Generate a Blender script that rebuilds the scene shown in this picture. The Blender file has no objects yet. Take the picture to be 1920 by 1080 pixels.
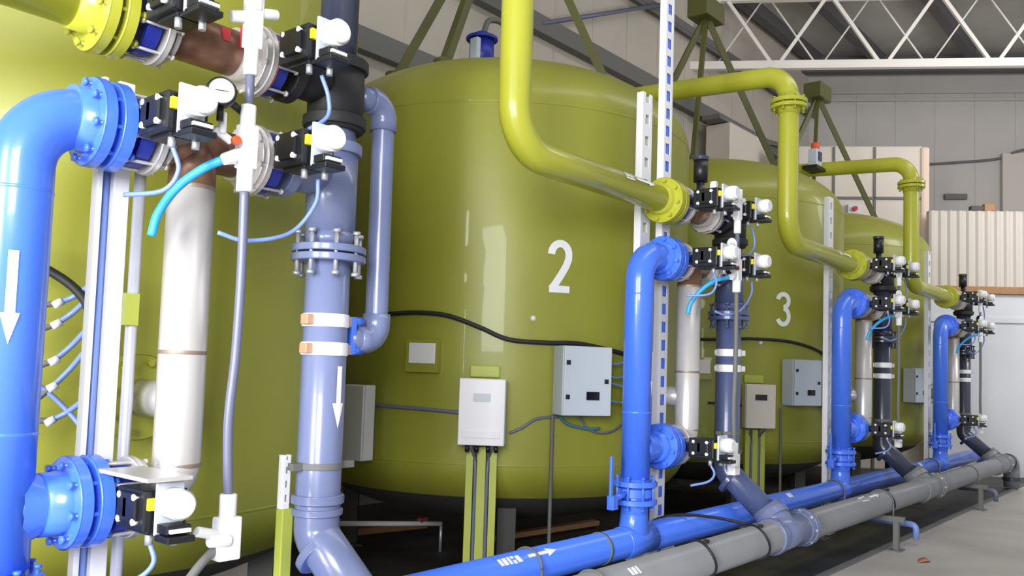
import bpy, bmesh, math, random
from mathutils import Vector, Matrix
random.seed(7)
R = math.radians
sc = bpy.context.scene

# ------------------------------------------------------------------ camera, world, lights, exposure
H = 1.62
yaw, pitch, roll = R(39.99), R(3.54), R(1.84)
fw = Vector((math.cos(yaw)*math.cos(pitch), math.sin(yaw)*math.cos(pitch), math.sin(pitch)))
rt = Vector((math.sin(yaw), -math.cos(yaw), 0)); up = rt.cross(fw)
c_, s_ = math.cos(roll), math.sin(roll)
r2 = c_*rt + s_*up; u2 = -s_*rt + c_*up
cam = bpy.data.cameras.new('camera'); co = bpy.data.objects.new('camera', cam)
sc.collection.objects.link(co)
cam.sensor_width = 36; cam.lens = 30.0; cam.shift_y = 54.1/1920; cam.clip_start = 0.05
co.matrix_world = Matrix(((r2.x, u2.x, -fw.x, 0.49), (r2.y, u2.y, -fw.y, -3.067), (r2.z, u2.z, -fw.z, H), (0, 0, 0, 1)))
sc.camera = co

sc.view_settings.view_transform = 'Standard'
sc.view_settings.look = 'None'
sc.view_settings.gamma = 1
sc.view_settings.exposure = 0.46
w = bpy.data.worlds.new('world'); sc.world = w; w.use_nodes = True
w.node_tree.nodes['Background'].inputs[0].default_value = (0.92, 0.96, 1.0, 1)
w.node_tree.nodes['Background'].inputs[1].default_value = 0.38

def area(name, loc, target, sx, sy, power, col=(1, 1, 1)):
    l = bpy.data.lights.new(name, 'AREA'); l.shape = 'RECTANGLE'; l.size = sx; l.size_y = sy
    l.energy = power; l.color = col
    o = bpy.data.objects.new(name, l); sc.collection.objects.link(o)
    o.location = loc
    d = Vector(target) - Vector(loc)
    o.rotation_euler = d.to_track_quat('-Z', 'Y').to_euler()
    return o
area('door_daylight', (-5.0, -1.9, 2.6), (2, 0.2, 1.6), 1.5, 4.2, 640, (1, 0.99, 0.97))
area('camera_side_fill', (-1.7, -4.0, 3.0), (2.4, 0.3, 1.6), 2.2, 2.2, 290, (0.97, 0.98, 1))  # unseen fill lamp added close behind-left of the camera for left-to-right falloff
area('roof_light', (9, -3.0, 9.0), (9, 0, 0), 12, 1.6, 170, (1, 1, 1))
area('end_wall_fill', (15.2, -4.6, 6.0), (18.6, 1.5, 5.2), 2.5, 2.0, 170, (1, 0.98, 0.96))  # unseen lamp added to brighten the end wall

# ------------------------------------------------------------------ materials
def lin(c):
    return tuple((x/12.92 if x <= .04045 else ((x+.055)/1.055)**2.4) for x in c)
def mat(name, rgb, rough=.45, metal=0.0, noise=0.0, nscale=6, bump=0.0, coat=0.0, rgb2=None, stretch=None):
    m = bpy.data.materials.new(name); m.use_nodes = True
    nt = m.node_tree; b = nt.nodes['Principled BSDF']
    c = lin(tuple(v/255 for v in rgb)) + (1,)
    b.inputs['Base Color'].default_value = c
    b.inputs['Roughness'].default_value = rough; b.inputs['Metallic'].default_value = metal
    b.inputs['Coat Weight'].default_value = coat
    if noise or bump:
        tc = nt.nodes.new('ShaderNodeTexCoord'); mp = nt.nodes.new('ShaderNodeMapping')
        nt.links.new(tc.outputs['Object'], mp.inputs[0])
        if stretch: mp.inputs['Scale'].default_value = stretch
        n = nt.nodes.new('ShaderNodeTexNoise'); n.inputs['Scale'].default_value = nscale
        n.inputs['Detail'].default_value = 5
        nt.links.new(mp.outputs[0], n.inputs['Vector'])
        if noise:
            r = nt.nodes.new('ShaderNodeValToRGB')
            c2 = lin(tuple(v/255 for v in rgb2)) + (1,) if rgb2 else tuple(x*(1-noise) for x in c[:3]) + (1,)
            r.color_ramp.elements[0].position = .35; r.color_ramp.elements[0].color = c2
            r.color_ramp.elements[1].position = .62; r.color_ramp.elements[1].color = c
            nt.links.new(n.outputs['Fac'], r.inputs[0]); nt.links.new(r.outputs[0], b.inputs['Base Color'])
        if bump:
            bp = nt.nodes.new('ShaderNodeBump'); bp.inputs['Strength'].default_value = bump
            bp.inputs['Distance'].default_value = .02
            nt.links.new(n.outputs['Fac'], bp.inputs['Height']); nt.links.new(bp.outputs[0], b.inputs['Normal'])
    return m
M = dict(
 tank=mat('olive_tank_paint', (150, 152, 54), .40, 0, .06, 1.2, .02, coat=.12),
 olive=mat('olive_pipe_paint', (174, 176, 56), .30, coat=.2),
 olivedark=mat('olive_frame_paint', (84, 84, 38), .5),
 olivelight=mat('olive_stand_paint', (176, 186, 78), .45),
 blue=mat('blue_pipe_paint', (72, 120, 240), .30, coat=.3),
 bluedark=mat('blue_valve_paint', (34, 50, 160), .4),
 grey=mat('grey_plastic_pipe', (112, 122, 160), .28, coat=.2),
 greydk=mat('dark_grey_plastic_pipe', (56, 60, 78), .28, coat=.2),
 greyhd=mat('grey_header_plastic', (126, 127, 132), .33, 0, .10, 3),
 steel=mat('stainless_steel', (206, 203, 202), .33, .35, .05, 4),
 brown=mat('brown_steel', (150, 112, 92), .38, .35, .3, 7, rgb2=(112, 76, 60)),  # brown steel tone with darker random mottling
 weld=mat('weld_tint', (150, 132, 120), .5, .4),
 bolt=mat('zinc_bolt', (190, 192, 200), .4, .6),
 white=mat('white_plastic', (236, 236, 238), .45),
 cream=mat('cream_panel', (216, 206, 196), .6, 0, .04, 1),
 black=mat('black_plastic', (24, 25, 30), .4),
 blackrub=mat('black_rubber', (32, 32, 36), .6),
 galv=mat('galvanised_strut', (208, 210, 218), .42, .3, .08, 12),
 enclos=mat('grey_blue_enclosure', (192, 200, 210), .45),
 enclosw=mat('white_enclosure', (232, 230, 236), .4),
 yellow=mat('yellow_indicator', (236, 220, 30), .4),
 orange=mat('orange_gasket', (214, 96, 52), .6),
 lens=mat('dark_window', (22, 24, 28), .2),
 sky=mat('light_blue_hose', (52, 166, 226), .4),
 tube=mat('pale_blue_tube', (120, 146, 214), .35),
 hose=mat('grey_hose', (104, 108, 132), .35),
 mark=mat('white_marking', (245, 245, 248), .5),
 wall=mat('beige_wall_panel', (192, 183, 172), .7, 0, .06, 1.5),
 wall2=mat('grey_wall_panel', (196, 191, 187), .7, 0, .04, 1),
 wall3=mat('white_partition', (214, 216, 224), .6, 0, .05, 1),
 rail=mat('grey_rail', (108, 108, 106), .6),
 ceil=mat('grey_ceiling', (196, 192, 186), .7, 0, .12, 1.2),
 purl=mat('dark_purlin', (96, 96, 98), .6),
 truss=mat('white_truss_paint', (242, 236, 230), .5),
 corr=mat('corrugated_sheet', (206, 198, 190), .55),
 wood=mat('wood_beam', (172, 128, 88), .6, 0, .15, 8),
 concrete=mat('concrete_floor', (190, 186, 180), .5, 0, 1, 1.1, .05, rgb2=(172, 168, 162)),
 darkfloor=mat('shaded_concrete', (66, 64, 58), .55, 0, 1, 2.2, .05, rgb2=(40, 40, 36)),  # shadow under the headers painted into the concrete colour
 under=mat('matte_dark_grey', (74, 73, 70), .6),  # dark grey of the bottom dishes, tank legs and small offcut block
 leaf=mat('dry_leaf', (190, 120, 80), .7),
 copper=mat('copper_lug', (206, 158, 128), .45, .2),
 post=mat('pale_post_steel', (238, 238, 244), .45),
 peach=mat('peach_trim', (232, 208, 190), .6),
 teal=mat('teal_cable', (70, 122, 140), .4),
)

# ------------------------------------------------------------------ mesh builder
class MB:
    def __init__(s): s.v = []; s.f = []; s.sm = []; s.cut = []
    def next(s): s.cut.append((len(s.v), len(s.f))); return s      # what follows becomes a part of its own
    def add(s, vs, fs, smooth=True):
        n = len(s.v); s.v += [Vector(v) for v in vs]
        for i, f in enumerate(fs):
            s.f.append(tuple(n+j for j in f)); s.sm.append(smooth if isinstance(smooth, bool) else smooth[i])
        return s
    def tube(s, path, r, seg=20, caps=True):
        P = [Vector(p) for p in path]; n = len(P)
        rr = r if isinstance(r, (list, tuple)) else [r]*n
        T = []
        for i in range(n):
            a = P[max(i-1, 0)]; b = P[min(i+1, n-1)]; d = (b-a)
            T.append(d.normalized() if d.length > 1e-9 else Vector((0, 0, 1)))
        ref = Vector((0, 0, 1)) if abs(T[0].z) < .9 else Vector((1, 0, 0))
        u = T[0].cross(ref).normalized(); vs = []
        for i in range(n):
            if i: u = (u - T[i]*u.dot(T[i])).normalized()
            w_ = T[i].cross(u)
            for k in range(seg):
                a = 2*math.pi*k/seg
                vs.append(P[i] + (u*math.cos(a)+w_*math.sin(a))*rr[i])
        fs = []; sm = []
        for i in range(n-1):
            for k in range(seg):
                k2 = (k+1) % seg
                fs.append((i*seg+k, i*seg+k2, (i+1)*seg+k2, (i+1)*seg+k)); sm.append(True)
        if caps:
            fs.append(tuple(reversed(range(seg)))); sm.append(False)
            fs.append(tuple((n-1)*seg+k for k in range(seg))); sm.append(False)
        return s.add(vs, fs, sm)
    def cyl(s, a, b, r, seg=24, r1=None):
        return s.tube([a, b], [r, r if r1 is None else r1], seg)
    def disc(s, c, axis, th, r, seg=32, ch=.006):
        """a thick disc with softened rims, centred at c along axis"""
        c = Vector(c); a = Vector(axis).normalized(); h = th/2
        # sharp profile: split rings so shading stays crisp
        s.tube([c-a*h, c-a*h+a*ch], [r-ch, r], seg, True)
        s.tube([c-a*h+a*ch, c+a*h-a*ch], [r, r], seg, False)
        return s.tube([c+a*h-a*ch, c+a*h], [r, r-ch], seg, True)
    def lathe(s, prof, seg=64, o=(0, 0, 0)):
        o = Vector(o); vs = []
        for (r, z) in prof:
            for k in range(seg):
                a = 2*math.pi*k/seg; vs.append(o+Vector((r*math.cos(a), r*math.sin(a), z)))
        fs = []
        for i in range(len(prof)-1):
            for k in range(seg):
                k2 = (k+1) % seg; fs.append((i*seg+k, i*seg+k2, (i+1)*seg+k2, (i+1)*seg+k))
        return s.add(vs, fs, True)
    def box(s, c, size, az=0.0, ax=None):
        c = Vector(c); hx, hy, hz = [q/2 for q in size]
        if ax is None: X = Vector((math.cos(az), math.sin(az), 0)); Y = Vector((-math.sin(az), math.cos(az), 0)); Z = Vector((0, 0, 1))
        else: X, Y, Z = [Vector(q).normalized() for q in ax]
        vs = [c+X*hx*i+Y*hy*j+Z*hz*k for i in (-1, 1) for j in (-1, 1) for k in (-1, 1)]
        return s.add(vs, [(0, 1, 3, 2), (4, 6, 7, 5), (0, 4, 5, 1), (2, 3, 7, 6), (0, 2, 6, 4), (1, 5, 7, 3)], False)
    def bar(s, a, b, w_, h_, upv=(0, 0, 1)):
        a = Vector(a); b = Vector(b); d = (b-a); X = d.normalized(); U = Vector(upv)
        Y = U.cross(X)
        if Y.length < 1e-4: Y = Vector((0, 1, 0)).cross(X)
        Y.normalize(); Z = X.cross(Y)
        return s.box((a+b)/2, (d.length, w_, h_), ax=(X, Y, Z))
    def ball(s, c, r, seg=20, sz=1.0):
        n = 10; c = Vector(c)
        prof = [(r*math.sin(math.pi*i/n)+1e-5, -r*sz*math.cos(math.pi*i/n)) for i in range(n+1)]
        return s.lathe(prof, seg, c)
    def bolts(s, c, axis, rad, n, br, length, ph=0.0):
        c = Vector(c); a = Vector(axis).normalized()
        ref = Vector((0, 0, 1)) if abs(a.z) < .9 else Vector((1, 0, 0))
        u = a.cross(ref).normalized(); v = a.cross(u)
        for i in range(n):
            s.next(); t = 2*math.pi*i/n+ph; p = c+(u*math.cos(t)+v*math.sin(t))*rad
            s.cyl(p-a*length/2, p+a*length/2, br*.55, 8)
            for sg in (-1, 1):
                s.cyl(p+a*sg*(length/2-br*.9), p+a*sg*(length/2-.001), br, 6)
        return s
    def build(s, name, m, parent=None, base=None, bevel=0, **props):
        if s.cut:
            ends = [(0, 0)]+s.cut+[(len(s.v), len(s.f))]; o = None
            for (v0, f0), (v1, f1) in zip(ends[:-1], ends[1:]):
                if f1 == f0: continue
                q = MB(); q.v = s.v[v0:v1]; q.f = [tuple(i-v0 for i in f) for f in s.f[f0:f1]]; q.sm = s.sm[f0:f1]
                p = q.build(name, m, parent, base, bevel, **props); o = o or p
            return o
        me = bpy.data.meshes.new(name)
        off = Vector((0, 0, 0))
        if parent is not None:
            q = parent
            while q is not None: off += q.location; q = q.parent
        elif base is not None: off = Vector(base)
        me.from_pydata([tuple(v-off) for v in s.v], [], s.f); me.update()
        bm = bmesh.new(); bm.from_mesh(me); bmesh.ops.recalc_face_normals(bm, faces=bm.faces); bm.to_mesh(me); bm.free()
        me.polygons.foreach_set('use_smooth', s.sm)
        me.materials.append(M[m] if isinstance(m, str) else m)
        o = bpy.data.objects.new(name, me); sc.collection.objects.link(o)
        if parent is not None: o.parent = parent
        else: o.location = off
        if bevel:
            b = o.modifiers.new('bevel', 'BEVEL'); b.width = bevel; b.segments = 2; b.limit_method = 'ANGLE'; b.angle_limit = R(50)
        for k, v in props.items(): o[k] = v
        return o

def thing(name, loc, label, category, group=None):
    o = bpy.data.objects.new(name, None); sc.collection.objects.link(o)
    o.location = loc; o.empty_display_size = .1
    o['label'] = label; o['category'] = category
    if group: o['group'] = group
    return o

def fillet(pts, rad, n=10):
    P = [Vector(p) for p in pts]; out = [P[0]]
    for i in range(1, len(P)-1):
        a = (P[i-1]-P[i]).normalized(); b = (P[i+1]-P[i]).normalized()
        ang = a.angle(b)
        rr = rad[i-1] if isinstance(rad, (list, tuple)) else rad
        t = rr/math.tan(ang/2); bis = (a+b).normalized(); C = P[i]+bis*(rr/math.sin(ang/2))
        s0 = P[i]+a*t-C; s1 = P[i]+b*t-C; tot = s0.angle(s1); ax = s0.cross(s1).normalized()
        for k in range(n+1):
            out.append(C+Matrix.Rotation(tot*k/n, 3, ax) @ s0)
    out.append(P[-1]); return out
def smooth(pts, n=8):
    P = [Vector(p) for p in pts]; P = [P[0]*2-P[1]]+P+[P[-1]*2-P[-2]]; out = []
    for i in range(1, len(P)-2):
        for k in range(n):
            t = k/n; a, b, c, d = P[i-1:i+3]
            out.append(.5*((2*b)+(-a+c)*t+(2*a-5*b+4*c-d)*t*t+(-a+3*b-3*c+d)*t**3))
    out.append(P[-2]); return out

def saddle(mb, o, d, side, r, start, L, flare):
    o, d, side = Vector(o), Vector(d).normalized(), Vector(side).normalized(); th = d.cross(side); n = 10; seg = 32; vs = []
    for i in range(n+1):
        t = i/n; a = r+.001+flare*(1-t)**2; c = r+.001+.004*(1-t)**2
        for k in range(seg):
            q = 2*math.pi*k/seg; vs.append(o+d*(start+L*t)+side*a*math.cos(q)+th*c*math.sin(q))
    return mb.add(vs, [(i*seg+k, i*seg+(k+1) % seg, (i+1)*seg+(k+1) % seg, (i+1)*seg+k) for i in range(n) for k in range(seg)], True)
def cylmap(axis_o, axis, ref, r):
    """maps (arc u, length v) to the skin of a cylinder; u=0 faces ref"""
    o = Vector(axis_o); a = Vector(axis).normalized(); f = Vector(ref); f = (f-a*f.dot(a)).normalized(); s = a.cross(f)
    return lambda u, v: o+a*v+(f*math.cos(u/r)+s*math.sin(u/r))*r
def arrow_rows(mb, mp, shaft_w, head_w, L, head_L, flip=1):
    rows = []
    n = 6
    rows += [(shaft_w/2, L/2*flip), (shaft_w/2, (-L/2+head_L)*flip)]
    rows += [(head_w/2*(1-k/n), (-L/2+head_L*(1-k/n))*flip) for k in range(n+1)]
    for (w0, v0), (w1, v1) in zip(rows[:-1], rows[1:]):
        if abs(v0-v1) < 1e-6: continue
        m = 6
        for i in range(m):
            ua, ub = -1+2*i/m, -1+2*(i+1)/m
            mb.add([mp(ua*w0, v0), mp(ub*w0, v0), mp(ub*w1, v1), mp(ua*w1, v1)], [(0, 1, 2, 3)], True)
def stroke(mb, mp, pts, wd):
    P = [Vector((p[0], p[1], 0)) for p in pts]
    L = []
    for i, p in enumerate(P):
        d = (P[min(i+1, len(P)-1)]-P[max(i-1, 0)]).normalized(); nrm = Vector((-d.y, d.x, 0))
        L.append((p+nrm*wd/2, p-nrm*wd/2))
    for (a, b), (c, d) in zip(L[:-1], L[1:]):
        mb.add([mp(a.x, a.y), mp(b.x, b.y), mp(d.x, d.y), mp(c.x, c.y)], [(0, 1, 2, 3)], True)

# ------------------------------------------------------------------ the building
def struct(mb, name, m, **k): return mb.build(name, m, None, (0, 0, 0), kind='structure', **k)
CZ = 9.4
YB = 4.6
Q = Vector((20.6, 4.6, 0)); ea = R(123); ed = Vector((math.cos(ea), math.sin(ea), 0)); en = Vector((math.cos(R(33)), math.sin(R(33)), 0))
b = MB().box((9, -3, -.1), (34, 16.0, .2)); struct(b, 'floor', 'concrete')
b = MB().box((8.0, 2.07, .004), (25.0, 5.06, .008)); struct(b, 'trim_1', 'darkfloor')  # thin dark sheet that paints in the shade below the headers
b = MB().box((8.0, -.49, .012), (25.0, .05, .024)); struct(b, 'trim_2', 'rail')
# back wall as sheet panels with shallow ribs
b = MB().box((7.3, YB+.1, CZ/2), (26.6, .2, CZ))
for i in range(26): b.box((-5.6+i*1.0, YB-.004, CZ/2), (.02, .012, CZ))
struct(b, 'wall_back', 'wall')
for i, z in enumerate((6.62, 5.35, 8.0)):
    bb = MB().box((7.3, YB-.09, z), (26.4, .16, .26 if i < 2 else .14)); bb.box((7.3, YB-.17, z-.12), (26.4, .03, .05))
    struct(bb, 'trim_%d' % (3+i), 'rail')
# end wall
def endp(t, z, off=0): return Q+ed*t+Vector((0, 0, z))+en*off
b = MB().box(endp(-6.5, CZ/2, .1), (14.5, .2, CZ), ea)
for i in range(16): b.box(endp(-.2-i*.9, CZ/2-.2, -.004), (.022, .014, CZ-1.0), ea)
b.box(endp(-6.5, 8.35, -.03), (14.5, .06, .05), ea); b.box(endp(-6.5, 8.72, -.03), (14.5, .06, .42), ea)
struct(b, 'wall_right', 'wall2')
b = MB().box((8, -3, CZ+.08), (34, 16, .16)); struct(b, 'ceiling', 'ceil')
n = 6
for y in (4.3, 3.1, 1.3, -.6, -2.6, -4.7):
    bb = MB().box((9, y, CZ-.14), (26, .10, .28)); bb.box((9, y+.06, CZ-.27), (26, .16, .03))
    struct(bb, 'trim_%d' % n, 'purl'); n += 1
bb = MB().box(endp(-6.5, 8.98, -.35), (14.0, .22, .14), ea); bb.box(endp(-6.5, 9.2, -.3), (14.0, .05, .3), ea)
struct(bb, 'trim_%d' % n, 'purl'); n += 1
# inner partition in front of the end wall, right
P0 = Vector((17.1, 1.05, 0))     # its left edge
def inp(t, z, off=0): return P0-ed*t+Vector((0, 0, z))+en*off
b = MB().box(inp(2.2, 1.62, .1), (4.4, .2, 3.24), ea); b.box(inp(2.2, 2.78, -.02), (4.4, .04, .09), ea)
struct(b, 'wall_inner', 'wall3')
b = MB().box(inp(2.2, 3.31, .06), (4.4, .3, .13), ea); struct(b, 'trim_%d' % n, 'wood', bevel=.01); n += 1
b = MB(); N = 110; vs = []; W = 4.4
for i in range(N+1):
    o_ = .03 if (i % 4) in (1, 2) else 0
    vs += [inp(W*i/N, 3.38, -o_), inp(W*i/N, 4.75, -o_)]
for i in range(N+1):
    vs += [inp(W*i/N, 3.38, .12), inp(W*i/N, 4.75, .12)]
fs = []
for i in range(N):
    a = 2*i; fs.append((a, a+2, a+3, a+1)); c = 2*(N+1)+a; fs.append((c, c+1, c+3, c+2)); fs.append((a+1, a+3, c+3, c+1)); fs.append((a, c, c+2, a+2))
b.add(vs, fs, False); struct(b, 'trim_%d' % n, 'corr'); n += 1

# pale door-like panel high on the end wall, dark slot, thin cable
o = MB().box(endp(-5.45, 6.1, -.08), (2.2, .12, 1.9), ea).build('wall_panel', 'corr', None, endp(-5.45, 5.15), .01,
    label='pale rectangular panel high on the end wall at the right picture edge', category='panel')
o = MB().box(endp(-3.34, 6.02, -.05), (.5, .08, .13), ea).build('vent_slot', 'rail', None, endp(-3.34, 5.95), .004,
    label='small dark vent slot on the grey end wall above the corrugated sheet', category='vent')
o = MB().tube(smooth([endp(-2.5, 6.78, -.05), endp(-3.4, 6.84, -.06), endp(-4.29, 6.93, -.06), endp(-4.88, 7.13, -.17), endp(-6.5, 7.3, -.17)]), .03, 8).build('wall_cable', 'rail', None, endp(-6, 6.7), 0,
    label='grey cable strung across the end wall above the dark vent slot', category='cable')
b = MB().box(inp(.84, 4.80, .06), (.22, .12, .10), ea)
t = thing('sheet_offcut', inp(.84, 4.75, .06), 'small brown block with a pale end lying on the corrugated sheet top', 'offcut')
b.build('block', 'under', t, bevel=.01); MB().box(inp(1.05, 4.82, .06), (.18, .12, .14), ea).build('pale_end', 'wood', t, bevel=.01)

# big cream enclosure behind the last tank
t = thing('duct_enclosure', (16.6, 3.0, 0), 'tall cream panelled enclosure behind the farthest olive tank', 'enclosure')
C = Vector((17.22, 2.58, 0)); hh = 6.05
MB().box(C+Vector((0, 0, hh/2)), (2.5, 1.1, hh), ea).build('body', 'cream', t, bevel=.03)
MB().box(C-ed*1.28-en*.5+Vector((0, 0, hh/2)), (.16, .2, hh-.04), ea).build('corner_post', 'peach', t, bevel=.05)
b = MB()
for zz in (5.05, 3.9): b.next().box(C-en*.56+Vector((0, 0, zz)), (2.52, .03, .05), ea)
for uu in (-.38, .36): b.next().box(C-en*.56+ed*uu+Vector((0, 0, hh/2)), (.04, .03, hh-.05), ea)
b.build('panel_joint', 'rail', t)
f = MB().box(C-en*.6-ed*.0+Vector((0, 0, 4.55)), (.24, .08, .75), ea).build('control_strip', 'wall3', t, bevel=.01)
b = MB()
for k in range(3): b.next().box(C-en*.65+Vector((0, 0, 4.3+k*.2)), (.12, .04, .06), ea)
b.build('switch', 'lens', f); MB().cyl(C-en*.62+Vector((0, 0, 4.83)), C-en*.70+Vector((0, 0, 4.83)), .045, 14).build('stop_button', mat('red_button', (190, 40, 40)), f)

# cream box on the back wall + tray
t = thing('wall_cabinet', (15.75, 4.25, 5.5), 'pale cream cabinet on the back wall between tanks 2 and 3', 'cabinet')
MB().box((15.75, 4.15, 5.75), (1.7, .5, 1.15)).build('body', 'cream', t, bevel=.02)
MB().box((15.75, 4.15, 6.38), (2.3, .35, .08)).build('shelf', 'rail', t)
o = MB().bar((15.1, 4.42, 6.38), (20.0, 4.42, 6.9), .12, .10).build('cable_tray', 'rail', None, (15.1, 4.42, 6.3), 0,
    label='dark grey cable tray running along the back wall behind the third rack', category='tray')
MB().tube([(9.9, 4.45, 6.62), (13.3, 4.3, 8.1)], .035, 8).build('conduit_run', 'hose', None, (9.9, 4.45, 6.6), 0,
    label='thin grey conduit slanting up the back wall right of the tall olive pipe', category='conduit')

# white lattice roof truss spanning the hall
def tr(px_off, z, d): return Vector((0.49, -3.067, 0)) + Vector((math.cos(yaw), math.sin(yaw), 0))*d + (-ed)*px_off + Vector((0, 0, z))
def truss(label, d, x0, x1, zb, zt, pitch_, ph, rb, m, name='roof_truss'):
    t = thing(name, tr((x0+x1)/2, zb, d), label, 'truss', 'white lattice roof trusses')
    MB().bar(tr(x0, zb, d), tr(x1, zb, d), .12, .15).build('bottom_chord', m, t)
    MB().bar(tr(x0, zt, d), tr(x1, zt, d), .12, .12).build('top_chord', m, t)
    x = ph; i = 0
    while x < x1-.1:
        MB().bar(tr(x+.05, zb, d), tr(x+pitch_/2-.05, zt, d), rb, rb).build('lattice_bar', m, t)
        MB().bar(tr(x+pitch_/2+.05, zt, d), tr(x+pitch_-.05, zb, d), rb, rb).build('lattice_bar', m, t)
        x += pitch_
truss('white lattice roof truss crossing the top right, nearer and thicker one', 16.2, 2.2, 12, 7.45, 8.74, 1.93, 2.87, .062, 'truss')
truss('thin white lattice truss seen behind the thicker one at top right', 17.0, 1.9, 12, 7.74, 9.09, 2.025, 1.82, .028, 'truss')

# ------------------------------------------------------------------ tanks
TC = lambda k: Vector((2.5+4*(k-1), 2.12, 0))
TR = 1.70
def tp(k, az, z, off=0.0): return TC(k)+Vector(((TR+off)*math.cos(R(az)), (TR+off)*math.sin(R(az)), z))
TANKD = {1: 'large olive tank at the far left, behind the nearest pipe rack',
         2: 'large olive tank with the white number 2',
         3: 'large olive tank with the white number 3',
         4: 'farthest olive tank, mostly hidden beside the pale enclosure'}
two = [(.0, .285)]+[(.085-.085*math.cos(R(a)), .285+.082*math.sin(R(a))) for a in range(15, 181, 15)]+[(.168, .25), (.145, .20), (.10, .135), (.045, .065), (.006, .022)]
three_a = [(.085-.082*math.cos(R(a)), .275+.072*math.sin(R(a))) for a in range(10, 271, 13)]
three_b = [(.085+.085*math.cos(R(a)), .103+.088*math.sin(R(a))) for a in range(88, -171, -13)]
for k in (1, 2, 3, 4):
    c = TC(k)
    t = thing('filter_tank', (c.x, c.y, 0), TANKD[k], 'tank', 'olive filter tanks in a row')
    dish = [(1e-4, .32)]+[(TR*math.sin(R(a)), .92-.60*math.cos(R(a))) for a in range(5, 66, 5)]
    MB().lathe(dish, 96, (c.x, c.y, 0)).build('bottom_dish', 'under', t, label='dark grey bottom dish')
    prof = [(TR*math.sin(R(a)), .92-.60*math.cos(R(a))) for a in range(65, 90, 5)]
    prof += [(TR, .92), (TR, 1.6), (TR, 2.3), (TR, 3.0), (TR, 3.62)]
    prof += [(TR*math.cos(R(a)), 3.62+.72*math.sin(R(a))) for a in range(5, 90, 5)]+[(1e-4, 4.34)]
    MB().lathe(prof, 96, (c.x, c.y, 0)).build('shell', 'tank', t)
    b = MB(); b.lathe([(TR+.001, .915), (TR+.005, .922), (TR+.001, .93)], 96, (c.x, c.y, 0)); b.next().lathe([(TR+.001, 3.61), (TR+.005, 3.617), (TR+.001, 3.624)], 96, (c.x, c.y, 0))
    b.build('weld_seam', 'tank', t)
    for az in (45, 135, -45, -135):
        p = c+Vector((1.30*math.cos(R(az)), 1.30*math.sin(R(az)), 0))
        q = MB().box(p+Vector((0, 0, .42)), (.14, .14, .84), R(az)).box(p+Vector((0, 0, .012)), (.26, .26, .024), R(az))
        q.build('leg', 'under', t)
    # side nozzle that feeds the steel pipe
    nx = 2.19+4*(k-1)
    b = MB().cyl((nx, .50, 1.46), (nx, .36, 1.46), .10, 28).disc((nx, .37, 1.46), (0, 1, 0), .035, .175).next().disc((nx, .325, 1.46), (0, 1, 0), .03, .175)
    b.build('nozzle_flange', 'olive', t); MB().bolts((nx, .347, 1.46), (0, 1, 0), .142, 8, .015, .13, .2).build('flange_bolt', 'olive', t)
    if k in (2, 3):
        na = R(-124.5 if k == 2 else -121.9)
        mp = cylmap((c.x, c.y, 2.20), (0, 0, 1), (math.cos(na), math.sin(na), 0), TR+.004)
        b = MB()
        if k == 2:
            stroke(b, lambda u, v: mp(u, v), [((x-.085)*.8, z) for x, z in two], .056)
            stroke(b, lambda u, v: mp(u, v), [(-.08, .026), (0, .026), (.08, .026)], .052)
        else:
            stroke(b, lambda u, v: mp(u, v), [((x-.085)*.85, z) for x, z in three_a], .052)
            stroke(b, lambda u, v: mp(u, v), [((x-.085)*.85, z) for x, z in three_b], .052)
        b.build('number', 'mark', t, label='white painted number %d' % k)
        a = -131; MB().ball(tp(k, a, 2.0, 0), .022, 14).build('sample_plug', 'white', t)
        # maker's plate on its little bracket
        az = -158 if k == 2 else -153
        q = tp(k, az, 1.72, .05)
        br = MB().box(tp(k, az, 1.70, .02), (.06, .26, .24), R(az)).build('plate_bracket', 'tank', t)
        MB().box(q, (.012, .21, .15), R(az)).build('name_plate', 'white', br, bevel=.004)
    # lifting frame on the dome
    top = c+Vector((-.05, 0, 6.35))
    t2 = thing('dome_frame', (c.x, c.y, 4.2), {1: 'dark olive frame on top of the far left tank', 2: 'olive splayed leg frame standing on the dome of tank 2', 3: 'olive splayed leg frame standing on the dome of tank 3', 4: 'olive splayed leg frame standing on the farthest tank'}[k], 'frame', 'olive leg frames on the tank domes')
    for dx, dy in (((-1.03, .43), (-.88, -.02), (.38, -.9)) if k < 3 else ((-1.0, .55), (-.58, -.13), (.38, -.84))):
        rr = math.hypot(dx, dy)/TR; z0 = 3.62+.72*math.sqrt(max(0, 1-rr*rr))
        q = MB().bar((c.x+dx, c.y+dy, z0-.01), top, (.075 if k < 3 else .055), .075); q.disc((c.x+dx, c.y+dy, z0+.02), (0, 0, 1), .05, .09, 14)
        q.build('leg', 'olivedark', t2)
    MB().bar(top-Vector((.25, 0, -.05)), top+Vector((.25, 0, .05)), .3, .26).build('head_block', 'olivedark', t2, bevel=.02)
# air release valve on tank 2
for k, lab in ((2, 'blue air release valve on the dome of tank 2'),):
    x0, y0 = TC(k).x-.25, TC(k).y+.12
    t = thing('air_valve', (x0, y0, 4.3), lab, 'valve')
    MB().cyl((x0, y0, 4.25), (x0, y0, 4.42), .05).disc((x0, y0, 4.42), (0, 0, 1), .03, .12).build('neck', 'bluedark', t)
    MB().cyl((x0, y0, 4.43), (x0, y0, 4.68), .115).disc((x0, y0, 4.70), (0, 0, 1), .03, .15).ball((x0, y0, 4.72), .09, 18, .6).build('body', 'bluedark', t)
    MB().box((x0-.13, y0-.04, 4.56), (.05, .09, .2)).build('side_plate', 'enclos', t, bevel=.005)
    MB().tube(smooth([(x0+.02, y0, 4.76), (x0+.08, y0, 4.90), (x0+.22, y0, 4.95), (x0+.36, y0, 4.93)]), .028, 10).build('outlet_hose', 'rail', t)

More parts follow.
